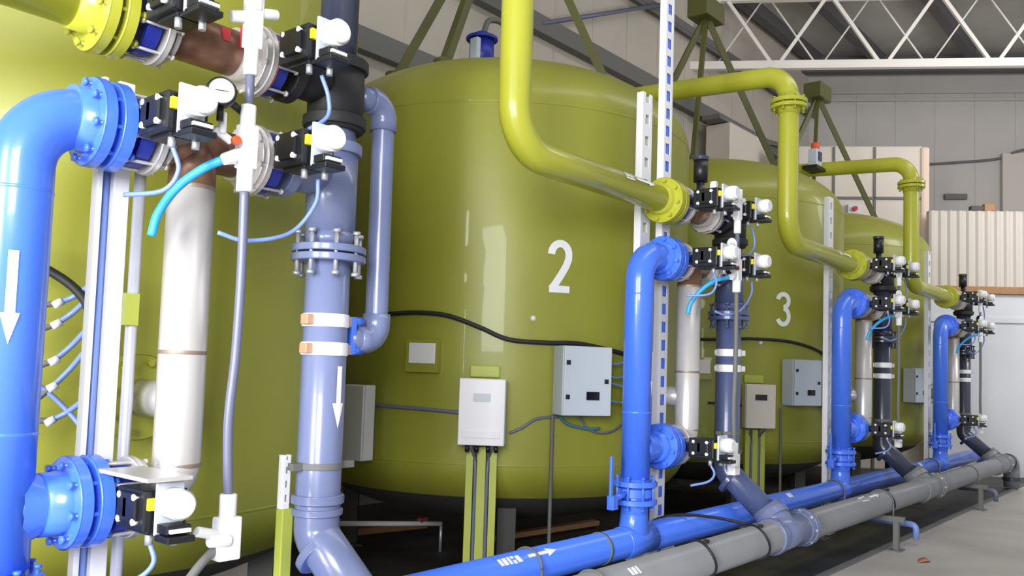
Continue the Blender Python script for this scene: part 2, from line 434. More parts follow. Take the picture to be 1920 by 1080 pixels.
# ------------------------------------------------------------------ headers on the floor
HB, HG = (0, .505), (-.45, .44)
def head_text(mb, x0, y, z, r, scale=1, azr=(-.45, -.55, .7), n=5, arrow=True):
    mp = cylmap((x0, y, z), (1, 0, 0), azr, r+.003)
    x = 0; random.seed(3)
    for i in range(n):
        w_ = .022*scale*(1+.8*random.random()); h_ = .02*scale*(1+.35*random.random()); sk = .012*random.random()
        mb.add([mp(-h_, x), mp(-h_, x+w_), mp(h_, x+w_+sk), mp(h_, x+sk)], [(0, 1, 2, 3)])
        x += w_+.009*scale
    if arrow:
        mp2 = cylmap((x0+x+.19, y, z), (1, 0, 0), azr, r+.003)
        mb.next(); arrow_rows(mb, mp2, .022, .06, .26, .09, -1)
t = thing('blue_header_pipe', (9, 0, .3), 'long blue header pipe running along the foot of all racks', 'pipe')
MB().tube([(1.1, 0, .505), (16.2, 0, .505)], .1, 32).build('pipe', 'blue', t)
b = MB()
for k in range(4):
    x = 1.5+4*k; b.next().tube([(x-.17, 0, .505), (x-.165, 0, .505), (x+.165, 0, .505), (x+.17, 0, .505)], [.1, .106, .106, .1], 32)
b.next().disc((16.1, 0, .505), (1, 0, 0), .05, .16)
b.build('tee_collar', 'blue', t)
b = MB(); head_text(b.next(), 4.03, 0, .505, .1); head_text(b.next(), 7.95, 0, .505, .1, 1, n=3, arrow=False); head_text(b.next(), 12.2, 0, .505, .1, 1, n=3, arrow=False); b.build('flow_marking', 'mark', t, label='white lettering strokes and arrow')
b = MB()
for x in (5.08,): b.tube([(x-.012, 0, .505), (x+.012, 0, .505)], .104, 32)
b.build('band', mat('olive_band', (104, 120, 96), .5), t)

t = thing('grey_header_pipe', (9, -.45, .3), 'long grey header pipe lying in front of the blue header', 'pipe')
b = MB().tube(fillet([(2.2, -.45, .44), (15.95, -.45, .44), (15.95, -.45, .03)], .16), .115, 32); b.build('pipe', 'greyhd', t)
for k in range(4):
    x = 2.95+4*k
    b = MB()
    b.disc((x-.25, -.45, .44), (1, 0, 0), .07, .137); b.disc((x+.27, -.45, .44), (1, 0, 0), .07, .137); b.cyl((x-.25, -.45, .44), (x+.27, -.45, .44), .125, 32)
    b.disc((x+.33, -.45, .44), (1, 0, 0), .05, .15);     b.cyl((x, -.45, .44), (x-.03, -.30, .62), .12)
    b.build('wye_fitting', 'grey' if k < 2 else 'greyhd', t)
    MB().disc((x-.02, -.36, .55), (.12, .62, .6), .06, .135).build('wye_socket', 'grey' if k < 2 else 'greyhd', t)
    MB().bolts((x+.33, -.45, .44), (1, 0, 0), .137, 8, .012, .09).build('collar_bolt', 'bolt', t)
b = MB().disc((15.95, -.45, .16), (0, 0, 1), .06, .135).next().disc((15.62, -.45, .44), (1, 0, 0), .06, .135); b.build('end_coupling', 'greydk', t)
b = MB(); head_text(b.next(), 4.6, -.45, .44, .115, n=3, arrow=False, azr=(-.3, -.6, .7)); head_text(b.next(), 8.55, -.45, .44, .115, 1.3, n=4, arrow=True, azr=(-.3, -.4, .8)); b.build('flow_marking', 'mark', t, label='white lettering strokes on grey pipe')
for i, (x, lab) in enumerate(((5.55, 'black tie strap around the grey header, nearest to the bottom edge'), (6.38, 'black tie strap around the grey header beside the second rack fitting'), (9.35, 'black tie strap around the grey header by its floor support'))):
    b = MB()
    ring = [(x+.03*math.sin(2*a), -.45+.121*math.cos(a), .44+.121*math.sin(a)) for a in [2*math.pi*i/40 for i in range(41)]]
    b.tube(ring, .009, 8, False); b.box((x, -.50, .565), (.035, .03, .02)); b.build('tie_strap', 'blackrub', None, (x, -.45, .32), 0, label=lab, category='strap', group='tie straps round the headers')
b = MB().tube(smooth([(6.38, -.40, .565), (6.25, -.2, .60), (6.05, -.02, .615), (5.9, .11, .56), (5.85, .16, .40)]), .011, 8)
b.build('strap_tail', 'blackrub', None, (6.0, 0, .5), 0, label='thin black cord laid over the blue header beside the second rack', category='cord')
for i, (x, lab) in enumerate(((4.35, 'steel floor bracket under both headers at the bottom picture edge'), (9.3, 'dark steel floor bracket under the headers left of the third rack foot'), (13.0, 'dark steel floor bracket under the headers before the farthest rack'))):
    t = thing('header_bracket', (x, -.25, 0), lab, 'bracket', 'floor brackets under the headers')
    MB().box((x, -.25, .30), (.06, .85, .05)).build('crossbar', 'rail', t)
    for y in (-.60, .12): MB().box((x, y, .14), (.05, .05, .28)).box((x, y, .006), (.16, .12, .012)).build('leg', 'rail', t)
    b = MB()
    for (y, z, r) in ((-.45, .44, .122), (0, .505, .107)):
        b.next().tube([(x, y+r*math.cos(a), z+r*math.sin(a)) for a in [math.pi*i/20 for i in range(21)]], .008, 8); 
        for s in (-1, 1): b.cyl((x, y+s*r, z), (x, y+s*r, .3), .008, 8)
    b.build('u_bolt', 'rail', t)

# ------------------------------------------------------------------ one pipe rack (station)
ST = {1: 'on the far left rack', 2: 'on the rack between numbers 2 and 3', 3: 'on the rack right of number 3', 4: 'on the rack by the end wall'}
zU, zL, zB = 2.86, 2.445, 1.115
YD = Vector((0, 1, 0)); XD = Vector((1, 0, 0)); ZD = Vector((0, 0, 1))

def valve(x, z, label, steel=-1, gasket=False, big=True, group='actuated butterfly valves on the racks'):
    """wafer butterfly valve on the pipe along x with an actuator reaching towards -y"""
    t = thing('butterfly_valve', (x, 0, z), label, 'valve', group)
    b = MB().disc((x, 0, z), XD, .055, .125); b.box((x, -.12, z), (.045, .06, .07)); b.build('wafer_body', 'bluedark', t)
    if steel:
        q = MB().disc((x+.055*(-steel), 0, z), XD, .028, .148); q.bolts((x+.02*(-steel), 0, z), XD, .133, 8, .012, .16, .3)
        q.build('clamp_flange', 'steel', t)
    if gasket: MB().disc((x-.036, 0, z), XD, .014, .14).build('gasket', 'orange', t)
    n_ = MB().cyl((x, -.13, z), (x, -.19, z), .03, 14).box((x, -.185, z), (.10, .02, .10)); n_.build('mounting_neck', 'black', t)
    a = MB().box((x, -.28, z+.006), (.15, .19, .135)); a.box((x-.075, -.28, z+.012), (.03, .12, .10)); a.box((x+.075, -.28, z+.012), (.03, .12, .10))
    a.box((x, -.285, z-.06), (.10, .14, .03)); a.box((x+.01, -.36, z-.03), (.10, .05, .09))
    act = a.build('actuator_body', 'black', t, bevel=.006)
    b = MB()
    for dy in (-.23, -.33):
        for dz in (-.03, .05): b.next().cyl((x-.075, dy, z+dz), (x-.092, dy, z+dz), .011, 10)
    b.build('port_screw', 'white', act)
    MB().box((x-.087, -.27, z+.012), (.006, .02, .06)).build('label_plate', 'white', act)
    MB().box((x-.045, -.376, z+.03), (.045, .03, .04)).build('position_indicator', 'yellow', t, bevel=.004)
    MB().box((x, -.395, z+.015), (.095, .014, .17)).build('mounting_plate', 'enclos', t, bevel=.003)
    b = MB().cyl((x, -.405, z+.035), (x, -.475, z+.035), .050, 22).cyl((x, -.475, z+.035), (x, -.49, z+.035), .050, 22, .038)
    b.build('switch_cover', 'white', t)
    MB().box((x, -.43, z-.045), (.085, .07, .03)).box((x, -.44, z-.075), (.095, .09, .022)).build('switch_base', 'black', t, bevel=.004)
    MB().box((x, -.470, z-.048), (.07, .016, .012)).build('switch_clip', 'white', t)
    MB().cyl((x+.03, -.38, z-.07), (x+.03, -.38, z-.11), .013, 10).next().cyl((x-.03, -.33, z-.07), (x-.03, -.33, z-.11), .013, 10).build('fitting', 'bolt', t)
    return t

def strut(x, y, z0, z1, wd, dep, hole_w, hole_h, step, label, back=None, group='slotted steel posts'):
    t = thing('slotted_post', (x, y, z0), label, 'post', group)
    b = MB(); th = .006
    b.box((x-wd/2+(wd-hole_w)/4, y, (z0+z1)/2), ((wd-hole_w)/2, th, z1-z0)); b.box((x+wd/2-(wd-hole_w)/4, y, (z0+z1)/2), ((wd-hole_w)/2, th, z1-z0))
    z = z0
    while z < z1:
        zz = min(z+step-hole_h, z1); b.box((x, y, (z+zz)/2), (hole_w, th, zz-z)); z += step
    for s in (-1, 1): b.box((x+s*wd/2, y+dep/2, (z0+z1)/2), (th, dep, z1-z0))
    b.build('channel', 'post', t)
    if back: MB().box((x, y+.011, (z0+z1)/2), (wd-.012, .006, z1-z0)).build('backing_strip', back, t)
    if z0 < .1: MB().box((x, y+dep/2, z0+.005), (wd+.08, dep+.08, .01)).build('foot_plate', 'galv', t)
    return t

def station(k):
    X = 4*(k-1); S = ST[k]
    g = lambda s, y, z: (X+s, y, z)
    # --- olive inlet pipe
    t = thing('olive_inlet_pipe', g(.04, 0, 2.6), 'olive bent pipe ' + S, 'pipe', 'olive inlet pipes of the racks')
    xv = .11 if k == 2 else .03
    path = fillet([g(xv, 3.9, 3.2), g(xv, 3.9, 4.66), g(xv, 0, 4.43), g(xv, 0, zU), g(1.80, 0, zU)], [.2, .24, .27], 12)
    if k == 1: path = fillet([g(.0, 0, 5.5), g(.0, 0, zU), g(1.80, 0, zU)], .27, 12)
    MB().tube(path, .093, 32).build('pipe', 'olive', t)
    b = MB().disc(g(1.79, 0, zU), XD, .045, .165).disc(g(1.855, 0, zU), XD, .045, .165).cyl(g(1.7, 0, zU), g(1.9, 0, zU), .103)
    f = b.build('end_flange', 'olive', t); MB().bolts(g(1.822, 0, zU), XD, .137, 8, .014, .17, .2).build('flange_bolt', 'olive', f)
    if k > 1:
        b = MB().disc(g(xv, 0, 4.17), ZD, .04, .165).disc(g(xv, 0, 4.12), ZD, .035, .165).cyl(g(xv, 0, 4.05), g(xv, 0, 4.24), .1)
        f = b.build('collar_flange', 'olive', t); MB().bolts(g(xv, 0, 4.145), ZD, .138, 8, .013, .14).build('flange_bolt', 'olive', f)
        b = MB(); mp = cylmap(g(1.42, 0, zU), (1, 0, 0), (-.3, -.8, .55), .096)
        arrow_rows(b, mp, .022, .05, .24, .09, -1)
        for u in (-.02, .0, .02): b.add([mp(u-.006, -.26), mp(u-.006, -.16), mp(u+.006, -.16), mp(u+.006, -.26)], [(0, 1, 2, 3)])
        b.build('flow_arrow', 'mark', t)
    # --- blue riser
    sx = 1.58 if k == 1 else 1.49
    t = thing('blue_riser_pipe', g(sx, 0, .6), 'thick blue riser with elbow ' + S, 'pipe', 'blue riser pipes of the racks')
    rb = .103 if k == 1 else .097
    MB().tube(fillet([g(sx, 0, .92), g(sx, 0, zL), g(1.80, 0, zL)], .20 if k == 1 else .19, 14), rb, 36).build('pipe', 'blue', t)
    b = MB().disc(g(1.80, 0, zL), XD, .045, .16).disc(g(1.87, 0, zL), XD, .05, .16).cyl(g(1.72, 0, zL), g(1.9, 0, zL), .115)
    f = b.build('top_flange', 'blue', t); MB().bolts(g(1.835, 0, zL), XD, .133, 8, .015, .17, .2).build('flange_bolt', 'blue', f)
    b = MB().cyl(g(sx, 0, zB), g(1.82, 0, zB), .0935, 32)
    saddle(b, g(sx, 0, zB), XD, ZD, .0935, .045, .13, .055)
    b.build('branch', 'blue', t)
    b = MB().disc(g(1.80, 0, zB), XD, .045, .16).disc(g(1.87, 0, zB), XD, .05, .16).cyl(g(1.70, 0, zB), g(1.9, 0, zB), .108)
    f = b.build('branch_flange', 'blue', t); MB().bolts(g(1.835, 0, zB), XD, .133, 8, .015, .17, .2).build('flange_bolt', 'blue', f)
    b = MB()
    for z in (2.16, 1.36): b.next().lathe([(rb, -.006), (rb+.003, 0), (rb, .006)], 32, g(sx, 0, z))
    b.build('weld_ring', 'blue', t)
    mp = cylmap(g(sx, 0, 1.80 if k == 1 else 1.62), (0, 0, 1), (-.35, -.9, 0) if k == 1 else (.30, -.95, 0), rb+.003)
    b = MB(); arrow_rows(b, mp, .030 if k == 1 else .022, .058 if k == 1 else .05, .30 if k == 1 else .30, .10); b.build('flow_arrow', 'mark', t)
    # --- blue isolating valve between riser and header
    t = thing('isolating_valve', g(sx, 0, .6), 'blue hand lever valve low ' + S, 'valve', 'blue lever valves on the header')
    b = MB().cyl(g(sx, 0, .56), g(sx, 0, .93), .092, 32); saddle(b, g(sx, 0, .505), ZD, XD, .092, .05, .13, .055); b.build('spool', 'blue', t)
    b = MB().disc(g(sx, 0, .765), ZD, .035, .15).next().disc(g(sx, 0, .885), ZD, .035, .15); f = b.build('flange', 'blue', t)
    MB().bolts(g(sx, 0, .825), ZD, .128, 8, .013, .22, .2).build('flange_bolt', 'blue', f)
    MB().disc(g(sx, 0, .825), ZD, .06, .12).cyl(g(sx-.08, .0, .825), g(sx-.29, .0, .80), .02, 12).build('wafer_body', 'blue', t)
    MB().bar(g(sx-.29, .0, .76), g(sx-.29, .0, 1.08), .03, .016, (0, 1, 0)).box(g(sx-.27, .0, .78), (.06, .05, .09)).build('hand_lever', 'blue', t, bevel=.004)
    # --- steel feed pipe
    t = thing('steel_feed_pipe', g(2.19, 0, 1.0), 'shiny white steel pipe ' + S, 'pipe', 'polished steel pipes of the racks')
    rs = .088
    MB().tube(fillet([g(2.19, 0, 2.28), g(2.19, 0, zB), g(2.02, 0, zB)], .13, 12), rs, 36).build('pipe', 'steel', t)
    b = MB().cyl(g(2.19, 0, 2.281), g(2.19, 0, zL), rs, 32).tube([g(2.06, 0, zL), g(2.40, 0, zL)], rs, 32)
    b.build('tee', 'brown', t, label='brown steel tee')
    b = MB().disc(g(2.43, 0, zL), XD, .03, .135).cyl(g(2.36, 0, zL), g(2.45, 0, zL), .1, 24).next().disc(g(2.055, 0, zL), XD, .02, .12).next().disc(g(2.03, 0, zB), XD, .025, .14); b.build('collar', 'steel', t)
    b = MB().cyl(g(2.19, 0, 1.46), g(2.19, .31, 1.46), .075, 28); b.build('side_stub', 'steel', t)
    b = MB()
    for z in (1.645, 1.22, 2.28): b.next().lathe([(rs, -.008), (rs+.0025, 0), (rs, .008)], 32, g(2.19, 0, z))
    b.build('weld_ring', 'weld', t)
    # --- brown crossover pipe
    t = thing('crossover_pipe', g(2.22, 0, zU-.1), 'brown steel pipe high ' + S, 'pipe', 'brown crossover pipes of the racks')
    MB().tube([g(2.03, 0, zU), g(2.42, 0, zU)], .092, 32).build('pipe', 'brown', t)
    MB().disc(g(2.42, 0, zU), XD, .03, .14).cyl(g(2.33, 0, zU), g(2.43, 0, zU), .105, 28).next().disc(g(2.05, 0, zU), XD, .02, .125).build('collar', 'steel', t)
    if k == 1: MB().box(g(2.25, -.088, zU+.03), (.03, .012, .05)).next().box(g(2.32, -.093, zU+.04), (.02, .012, .09)).build('red_tag', mat('red_tag', (200, 60, 66)), t)
    # --- valves
    valve(X+1.955, zU, 'black actuator valve by olive flange ' + S, -1)
    valve(X+1.955, zL, 'black actuator valve by blue elbow ' + S, -1)
    valve(X+2.50, zU, 'black actuator valve, orange gasket, ' + S, 1, True)
    valve(X+2.50, zL, 'black actuator valve, lower right one ' + S, 1)
    vb = valve(X+1.955, zB, 'black actuator valve at bottom blue flange ' + S, -1)
    if k == 1: MB().box((X+1.93, -.27, zB+.115), (.16, .34, .014)).build('cover_plate', 'steel', vb, bevel=.003)
    # --- grey riser
    t = thing('grey_riser_pipe', g(2.86, 0, .8), 'grey plastic riser with steel bands ' + S, 'pipe', 'grey plastic riser pipes of the racks')
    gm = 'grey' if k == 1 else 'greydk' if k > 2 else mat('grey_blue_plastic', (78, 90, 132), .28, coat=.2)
    rg = .098
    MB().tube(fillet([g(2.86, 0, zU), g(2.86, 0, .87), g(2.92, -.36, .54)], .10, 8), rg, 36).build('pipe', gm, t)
    b = MB()
    b.cyl(g(2.86, 0, 2.20), g(2.86, 0, 2.56), .112, 32); b.tube([g(2.86, 0, 2.14), g(2.86, 0, 2.20)], [rg, .112], 32)
    b.next().cyl(g(2.60, 0, zL), g(2.84, 0, zL), .088, 28).disc(g(2.60, 0, zL), XD, .05, .125)
    b.next().disc(g(2.86, 0, 2.58), ZD, .05, .128); b.next().disc(g(2.86, 0, 1.03), ZD, .04, .116); b.next().disc(g(2.86, 0, .975), ZD, .03, .112); b.next().disc(g(2.865, -.03, .80), (.1, -.6, -.5), .04, .115)
    b.build('coupling', gm, t)
    b = MB().cyl(g(2.60, 0, zU), g(2.84, 0, zU), .095, 28).disc(g(2.60, 0, zU), XD, .05, .13).cyl(g(2.86, 0, 2.66), g(2.86, 0, 2.97), .125, 32).disc(g(2.86, 0, 2.70), ZD, .05, .142).disc(g(2.86, 0, 2.96), ZD, .05, .142)
    b.build('black_tee', 'blackrub', t, label='black rubber lined tee at the top')
    b = MB().disc(g(2.86, 0, 2.125), ZD, .032, .165).next().disc(g(2.86, 0, 2.085), ZD, .032, .165); f = b.build('flange', gm, t)
    MB().bolts(g(2.86, 0, 2.105), ZD, .138, 8, .018, .20, .35).build('flange_bolt', 'bolt' if k == 1 else gm, f)
    for z in (1.81, 1.685):
        b = MB().disc(g(2.86, 0, z), ZD, .058, rg+.006, ch=.003)
        f = b.build('steel_band', 'post', t)
        ux, uy = (1, .0) if k == 1 else (.62, -.79)
        MB().box(g(2.86-.115*ux, -.02-.115*uy, z), (.035, .05, .045), math.atan2(uy, ux)).next().box(g(2.86+.115*ux, -.02+.115*uy if k == 1 else .115*uy, z), (.035, .05, .045), math.atan2(uy, ux)).build('clamp_lug', 'copper' if k == 1 else 'steel', f, bevel=.004)
    b = MB().disc(g(2.86, 0, 1.175), ZD, .028, rg+.006, ch=.002).box(g(2.985, -.02, 1.175), (.07, .05, .03)).box(g(2.74, 0, 1.175), (.06, .04, .03)); b.build('support_clamp', 'rail', t)
    mp = cylmap(g(2.86, 0, 1.475), (0, 0, 1), (.12, -1, 0), rg+.003)
    if k == 1:
        b = MB(); arrow_rows(b, mp, .028, .066, .27, .11); b.build('flow_arrow', 'mark', t)
    if k == 1:
        MB().tube([g(2.86, 0, 2.98), g(2.90, 0, 9.3)], .085, 32).build('upper_pipe', 'greydk', t, label='dark glossy pipe rising out of view')
    else:
        cx_ = {2: 2.34, 3: 2.70, 4: 2.82}[k]
        t3 = thing('vent_valve', g(cx_, 0, 2.98), 'small black vent valve topmost ' + S, 'valve', 'black vent valves on the racks')
        MB().cyl(g(cx_, 0, 2.93), g(cx_, 0, 3.12), .03, 14).cyl(g(cx_, 0, 3.10), g(cx_, 0, 3.27), .055, 20).build('body', 'black', t3)
        MB().disc(g(cx_, 0, 3.28), ZD, .03, .062).cyl(g(cx_-.05, -.05, 3.0), g(cx_-.02, -.02, 3.08), .02, 10).build('cap', 'greydk', t3)
        if k == 2: MB().box(g(cx_+.12, -.05, 3.06), (.04, .05, .12)).build('side_coil', 'white', t3, bevel=.005)
    # --- bypass pipe of the first rack
    if k == 1:
        t = thing('bypass_pipe', g(3.146, 0, 1.7), 'slim grey pipe with two elbows right of the nearest grey riser', 'pipe')
        MB().tube(fillet([g(2.98, 0, 2.86), g(3.146, 0, 2.86), g(3.155, 0, 1.735), g(2.98, 0, 1.735)], .08, 10), .053, 28).build('pipe', 'grey', t)
        b = MB().tube(fillet([g(3.05, 0, 2.86), g(3.146, 0, 2.86), g(3.146, 0, 2.73)], .08, 10), .064, 28).next().tube(fillet([g(3.155, 0, 1.86), g(3.155, 0, 1.735), g(3.03, 0, 1.735)], .08, 10), .064, 28); b.build('elbow', 'grey', t)
        t = thing('saddle_clamp', g(2.98, 0, 1.7), 'bright blue saddle clamp joining slim pipe and nearest grey riser', 'clamp')
        b = MB().box(g(2.985, -.02, 1.75), (.03, .06, .17)); b.build('yoke', 'blue', t, bevel=.006)
        for z in (1.815, 1.685): MB().cyl(g(2.97, -.02, z), g(3.05, -.02, z), .022, 14).build('stub', 'blue', t)
    # --- sampling line with white housings
    ys = -.35
    t = thing('sampling_line', g(2.2, ys, .95), 'grey tube with white housings ' + S, 'tube', 'sampling lines of the racks')
    d = 0 if k == 1 else .05
    b = MB().box(g(2.2+d, ys, 2.86), (.06, .05, .20)).cyl(g(2.2+d, ys, 2.66), g(2.2+d, ys, 2.78), .026, 16).cyl(g(2.2+d, ys, 2.90), g(2.2+d, ys, 2.985), .034, 16).cyl(g(2.2+d, ys, 2.88), g(2.12+d, ys+.02, 2.86), .022, 12).cyl(g(2.22+d, ys, 2.9), g(2.30+d, ys, 2.92), .02, 12)
    b.build('upper_housing', 'white', t, bevel=.006)
    b = MB().box(g(2.2+d, ys, 2.395), (.065, .055, .16)).cyl(g(2.2+d, ys, 2.46), g(2.2+d, ys, 2.55), .028, 16).cyl(g(2.2+d, ys, 2.23), g(2.2+d, ys, 2.32), .030, 16).cyl(g(2.2+d, ys, 2.38), g(2.11+d, ys, 2.33), .022, 12).cyl(g(2.14+d, ys, 2.40), g(2.08+d, ys+.02, 2.44), .015, 12).cyl(g(2.10+d, ys, 2.42), g(2.10+d, ys, 2.50), .014, 10)
    b.build('middle_housing', 'white', t, bevel=.006)
    MB().cyl(g(2.135+d, ys-.025, 2.40), g(2.135+d, ys-.045, 2.40), .016, 12).build('plug', 'orange', t)
    b = MB().box(g(2.2+d, ys, .995), (.085, .06, .15)).cyl(g(2.2+d, ys, 1.06), g(2.2+d, ys, 1.15), .030, 16).cyl(g(2.2+d, ys, 1.00), g(2.06+d, ys-.04, 1.04), .018, 12).cyl(g(2.2+d, ys-.02, .99), g(2.12+d, ys-.02, 1.0), .025, 12)
    b.build('lower_housing', 'white', t, bevel=.006)
    MB().cyl(g(2.2+d, ys, 2.53), g(2.2+d, ys, 2.68), .016, 12).build('short_tube', 'hose', t)
    MB().tube(smooth([g(2.2+d, ys, 2.25), g(2.205+d, ys, 1.95), g(2.2+d, ys, 1.65), g(2.185+d, ys, 1.40), g(2.2+d, ys, 1.12)]), .017, 14).build('long_tube', 'hose' if k == 1 else 'rail', t)
    # --- gauge
    gp = Vector(g(2.07, -.38, 2.555)); gn = Vector((-.45, -.88, 0)).normalized()
    t = thing('pressure_gauge', gp, 'round white dial gauge ' + S, 'gauge', 'dial gauges on the racks')
    MB().disc(gp, gn, .05, .052, 28).cyl(gp-Vector((0, 0, .05)), gp-Vector((0, 0, .10)), .012, 10).cyl(gp-gn*.02, gp+Vector((.13, .06, -.03)), .014, 10).build('case', 'black', t)
    MB().disc(gp+gn*.024, gn, .006, .043, 28, .001).build('dial', 'white', t)
    MB().bar(gp+gn*.029-Vector((.02, -.01, 0)), gp+gn*.029+Vector((.02, -.01, 0)), .002, .003).build('needle', 'black', t)
    # --- light blue hose
    t = thing('blue_hose', g(2.05, -.05, 2.1), 'bright light blue curved hose ' + S, 'hose', 'light blue hoses of the racks')
    MB().tube(smooth([g(1.99, -.10, 2.06), g(2.00, -.12, 2.14), g(2.03, -.18, 2.23), g(2.08, -.26, 2.30), g(2.12+d, -.33, 2.335)]), .016, 12).build('hose', 'sky', t)
    MB().cyl(g(2.12+d, -.33, 2.335), g(2.16+d, -.345, 2.345), .020, 12).build('end_fitting', 'white', t)
    # --- pneumatic tubes
    tubes = {
     'upper right': [g(2.53, -.33, 2.76), g(2.56, -.34, 2.68), g(2.56, -.34, 2.60), g(2.48, -.33, 2.53)],
     'lower right': [g(2.53, -.34, 2.34), g(2.52, -.34, 2.24), g(2.44, -.30, 2.12), g(2.28, -.26, 2.07), g(2.18, -.22, 2.09)],
     'left': [g(1.93, -.33, 2.34), g(1.95, -.34, 2.26), g(1.92, -.30, 2.19), g(1.86, -.15, 2.18)],
     'bottom': [g(1.93, -.33, 1.01), g(1.93, -.36, .95), g(1.88, -.34, .90), g(1.80, -.25, .87)]}
    for nm, pts in tubes.items():
        MB().tube(smooth(pts), .0085, 8).build('pneumatic_tube', 'tube', None, pts[0], 0,
            label='pale blue air tube below %s actuator ' % nm + S, category='tube', group='pneumatic tubes on the racks')
    # --- posts
    if k == 1:
        t = thing('channel_post', g(1.94, .14, 0), 'white open channel post beside the leftmost blue riser', 'post')
        px_ = X+1.945
        MB().box((px_-.052, .14, 1.33), (.02, .05, 2.66)).box((px_-.02, .165, 1.33), (.05, .006, 2.66)).box((px_+.028, .14, 1.33), (.06, .05, 2.66)).build('channel', 'post', t, bevel=.003)
        MB().tube([(px_-.02, .145, .0), (px_-.02, .145, 2.6)], .014, 10).build('inner_tube', 'tube', t)
        t = thing('post_conduit', g(2.035, .10, 0), 'grey conduit running beside the nearest slotted post', 'conduit')
        MB().tube([g(2.03, .10, .0), g(2.035, .10, 2.55)], .022, 14).build('conduit', 'galv', t)
        MB().box(g(2.02, .085, 1.80), (.05, .03, .12)).build('clip', 'olivelight', t)
        strut(X+2.735, .06, .99, 1.22, .035, .03, .012, .03, .06, 'short grey steel strut left of the nearest grey riser, above olive post')
        MB().box((X+2.745, .075, .495), (.055, .05, .99)).build('olive_post', 'olivelight', None, (X+2.745, .075, 0), .004, label='short olive post left of the nearest grey riser foot', category='post')
        MB().box((3.72, 2.3, .19), (.95, .6, .38)).build('concrete_block', 'cream', None, (3.72, 2.3, 0), .01, label='pale beige block on the floor under the far left tank', category='block')
    else:
        sB = {2: 1.81, 3: 1.62, 4: 1.58}[k]
        strut(X+sB+.015, .172, .0, {2: 3.68, 3: 3.58, 4: 3.5}[k], .13, .05, .055, .07, .16, 'white slotted steel post behind elbow ' + S)
        if k == 2: strut(X+2.053, .130, .0, CZ, .115, .05, .062, .080, .134, 'very tall slotted steel post with blue film in its slots', 'blue')
for k in (1, 2, 3, 4): station(k)
# end of the tall post
# ------------------------------------------------------------------ boxes and cables on the tanks
def enclosure(k, az, z, w_, h_, d_, m, name, label, extra, off=.02):
    ra = R(az); c = tp(k, az, z, off+d_/2); t = thing(name, tp(k, az, z-h_/2, off+d_/2), label, 'electrical box', 'electrical boxes on the tanks')
    X_ = Vector((math.cos(ra), math.sin(ra), 0)); Y_ = Vector((-math.sin(ra), math.cos(ra), 0))
    MB().box(c-X_*.012, (d_-.024, w_, h_), ra).build('body', m, t, bevel=.008)
    dr = MB().box(c+X_*(d_/2-.008), (.018, w_-.004, h_-.004), ra).build('door', m, t, bevel=.006)
    b = MB().bar(c-X_*(d_/2+off/2)+Vector((0, 0, h_*.3)), c-X_*(d_/2)+Vector((0, 0, h_*.3)), w_*.8, .04)
    MB().box(tp(k, az, z, off/2-.01), (off+.06, w_*.6, h_*.7), ra).build('mounting_rail', 'rail', t)
    P = lambda u, v, o_=.004: c+X_*(d_/2+o_)+Y_*u+Vector((0, 0, v))
    if extra == 'grey':
        for u, v in ((-w_*.42, h_*.26), (-w_*.42, -h_*.23), (w_*.38, .0)):
            MB().box(P(u, v), (.014, .028, .032), ra).build('lock', 'lens', dr)
        MB().box(P(w_*.10, -h_*.21), (.012, .10, .06), ra).build('display', 'lens', dr)
    if extra == 'white':
        MB().box(P(0, h_*.22, .006), (.006, .12, .055), ra).build('display', 'enclos', dr)
        MB().box(P(0, -h_*.33, .004), (.008, w_*.8, .05), ra).build('terminal_cover', 'enclosw', dr, bevel=.002)
        for u in (-w_*.3, -w_*.1, w_*.15, w_*.32): MB().cyl(c+Y_*u-Vector((0, 0, h_/2)), c+Y_*u-Vector((0, 0, h_/2+.05)), .016, 12).build('cable_gland', 'black', t)
    if extra == 'dark':
        MB().box(P(0, h_*.2, .003), (.008, .13, .06), ra).build('display', 'lens', dr)
    return t, c, X_, Y_
enclosure(2, -119.5, 1.555, .38, .50, .2, 'enclos', 'control_box', 'grey blue control box with small dark display on tank 2', 'grey')
enclosure(3, -116.5, 1.58, .38, .50, .2, 'enclos', 'control_box', 'grey blue control box with small dark display on tank 3', 'grey')
enclosure(4, -109.5, 1.58, .38, .50, .2, 'enclos', 'control_box', 'grey control box on the farthest olive tank', 'grey')
for k, az, lab, mt, ex in ((2, -142.4, 'white junction box on the olive stand in front of tank 2', 'enclosw', 'white'), (3, -133.6, 'small white box with dark window on tank 3 behind the grey riser', 'cream', 'dark')):
    t, c, X_, Y_ = enclosure(k, az, 1.315, .33, .47, .13, mt, 'junction_box', lab, ex, .09)
    ra = R(az)
    t = thing('box_stand', tp(k, az, 0, .05), 'olive channel stand below the white junction box of tank %d' % k, 'stand', 'stands below the junction boxes')
    for u in (-.085, .0, .085):
        MB().box(tp(k, az, .53, .05)+Y_*u, (.05, .05 if u else .06, 1.06), ra).build('upright', 'olivelight', t)
    MB().box(tp(k, az, .01, .05), (.2, .3, .02), ra).build('foot_plate', 'olivelight', t)
    MB().box(tp(k, az, 1.60, .01), (.03, .22, .09), ra).build('top_plate', 'olivelight', t, bevel=.01)
    for u, z0, z1, lab2 in ((-.043, 1.06, .02, 'left'), (.043, 1.06, .02, 'right')):
        MB().tube(smooth([c+Y_*(u*1.8)-Vector((0, 0, .24)), tp(k, az, .98, .06)+Y_*u*1.2, tp(k, az, .85, .07)+Y_*u, tp(k, az, .4, .07)+Y_*u, tp(k, az, .03, .07)+Y_*u]), .013, 10).build('stand_conduit', 'hose', None, tp(k, az, .03, .07), 0,
            label='%s grey conduit down the box stand of tank %d' % (lab2, k), category='conduit', group='conduits down the box stands')
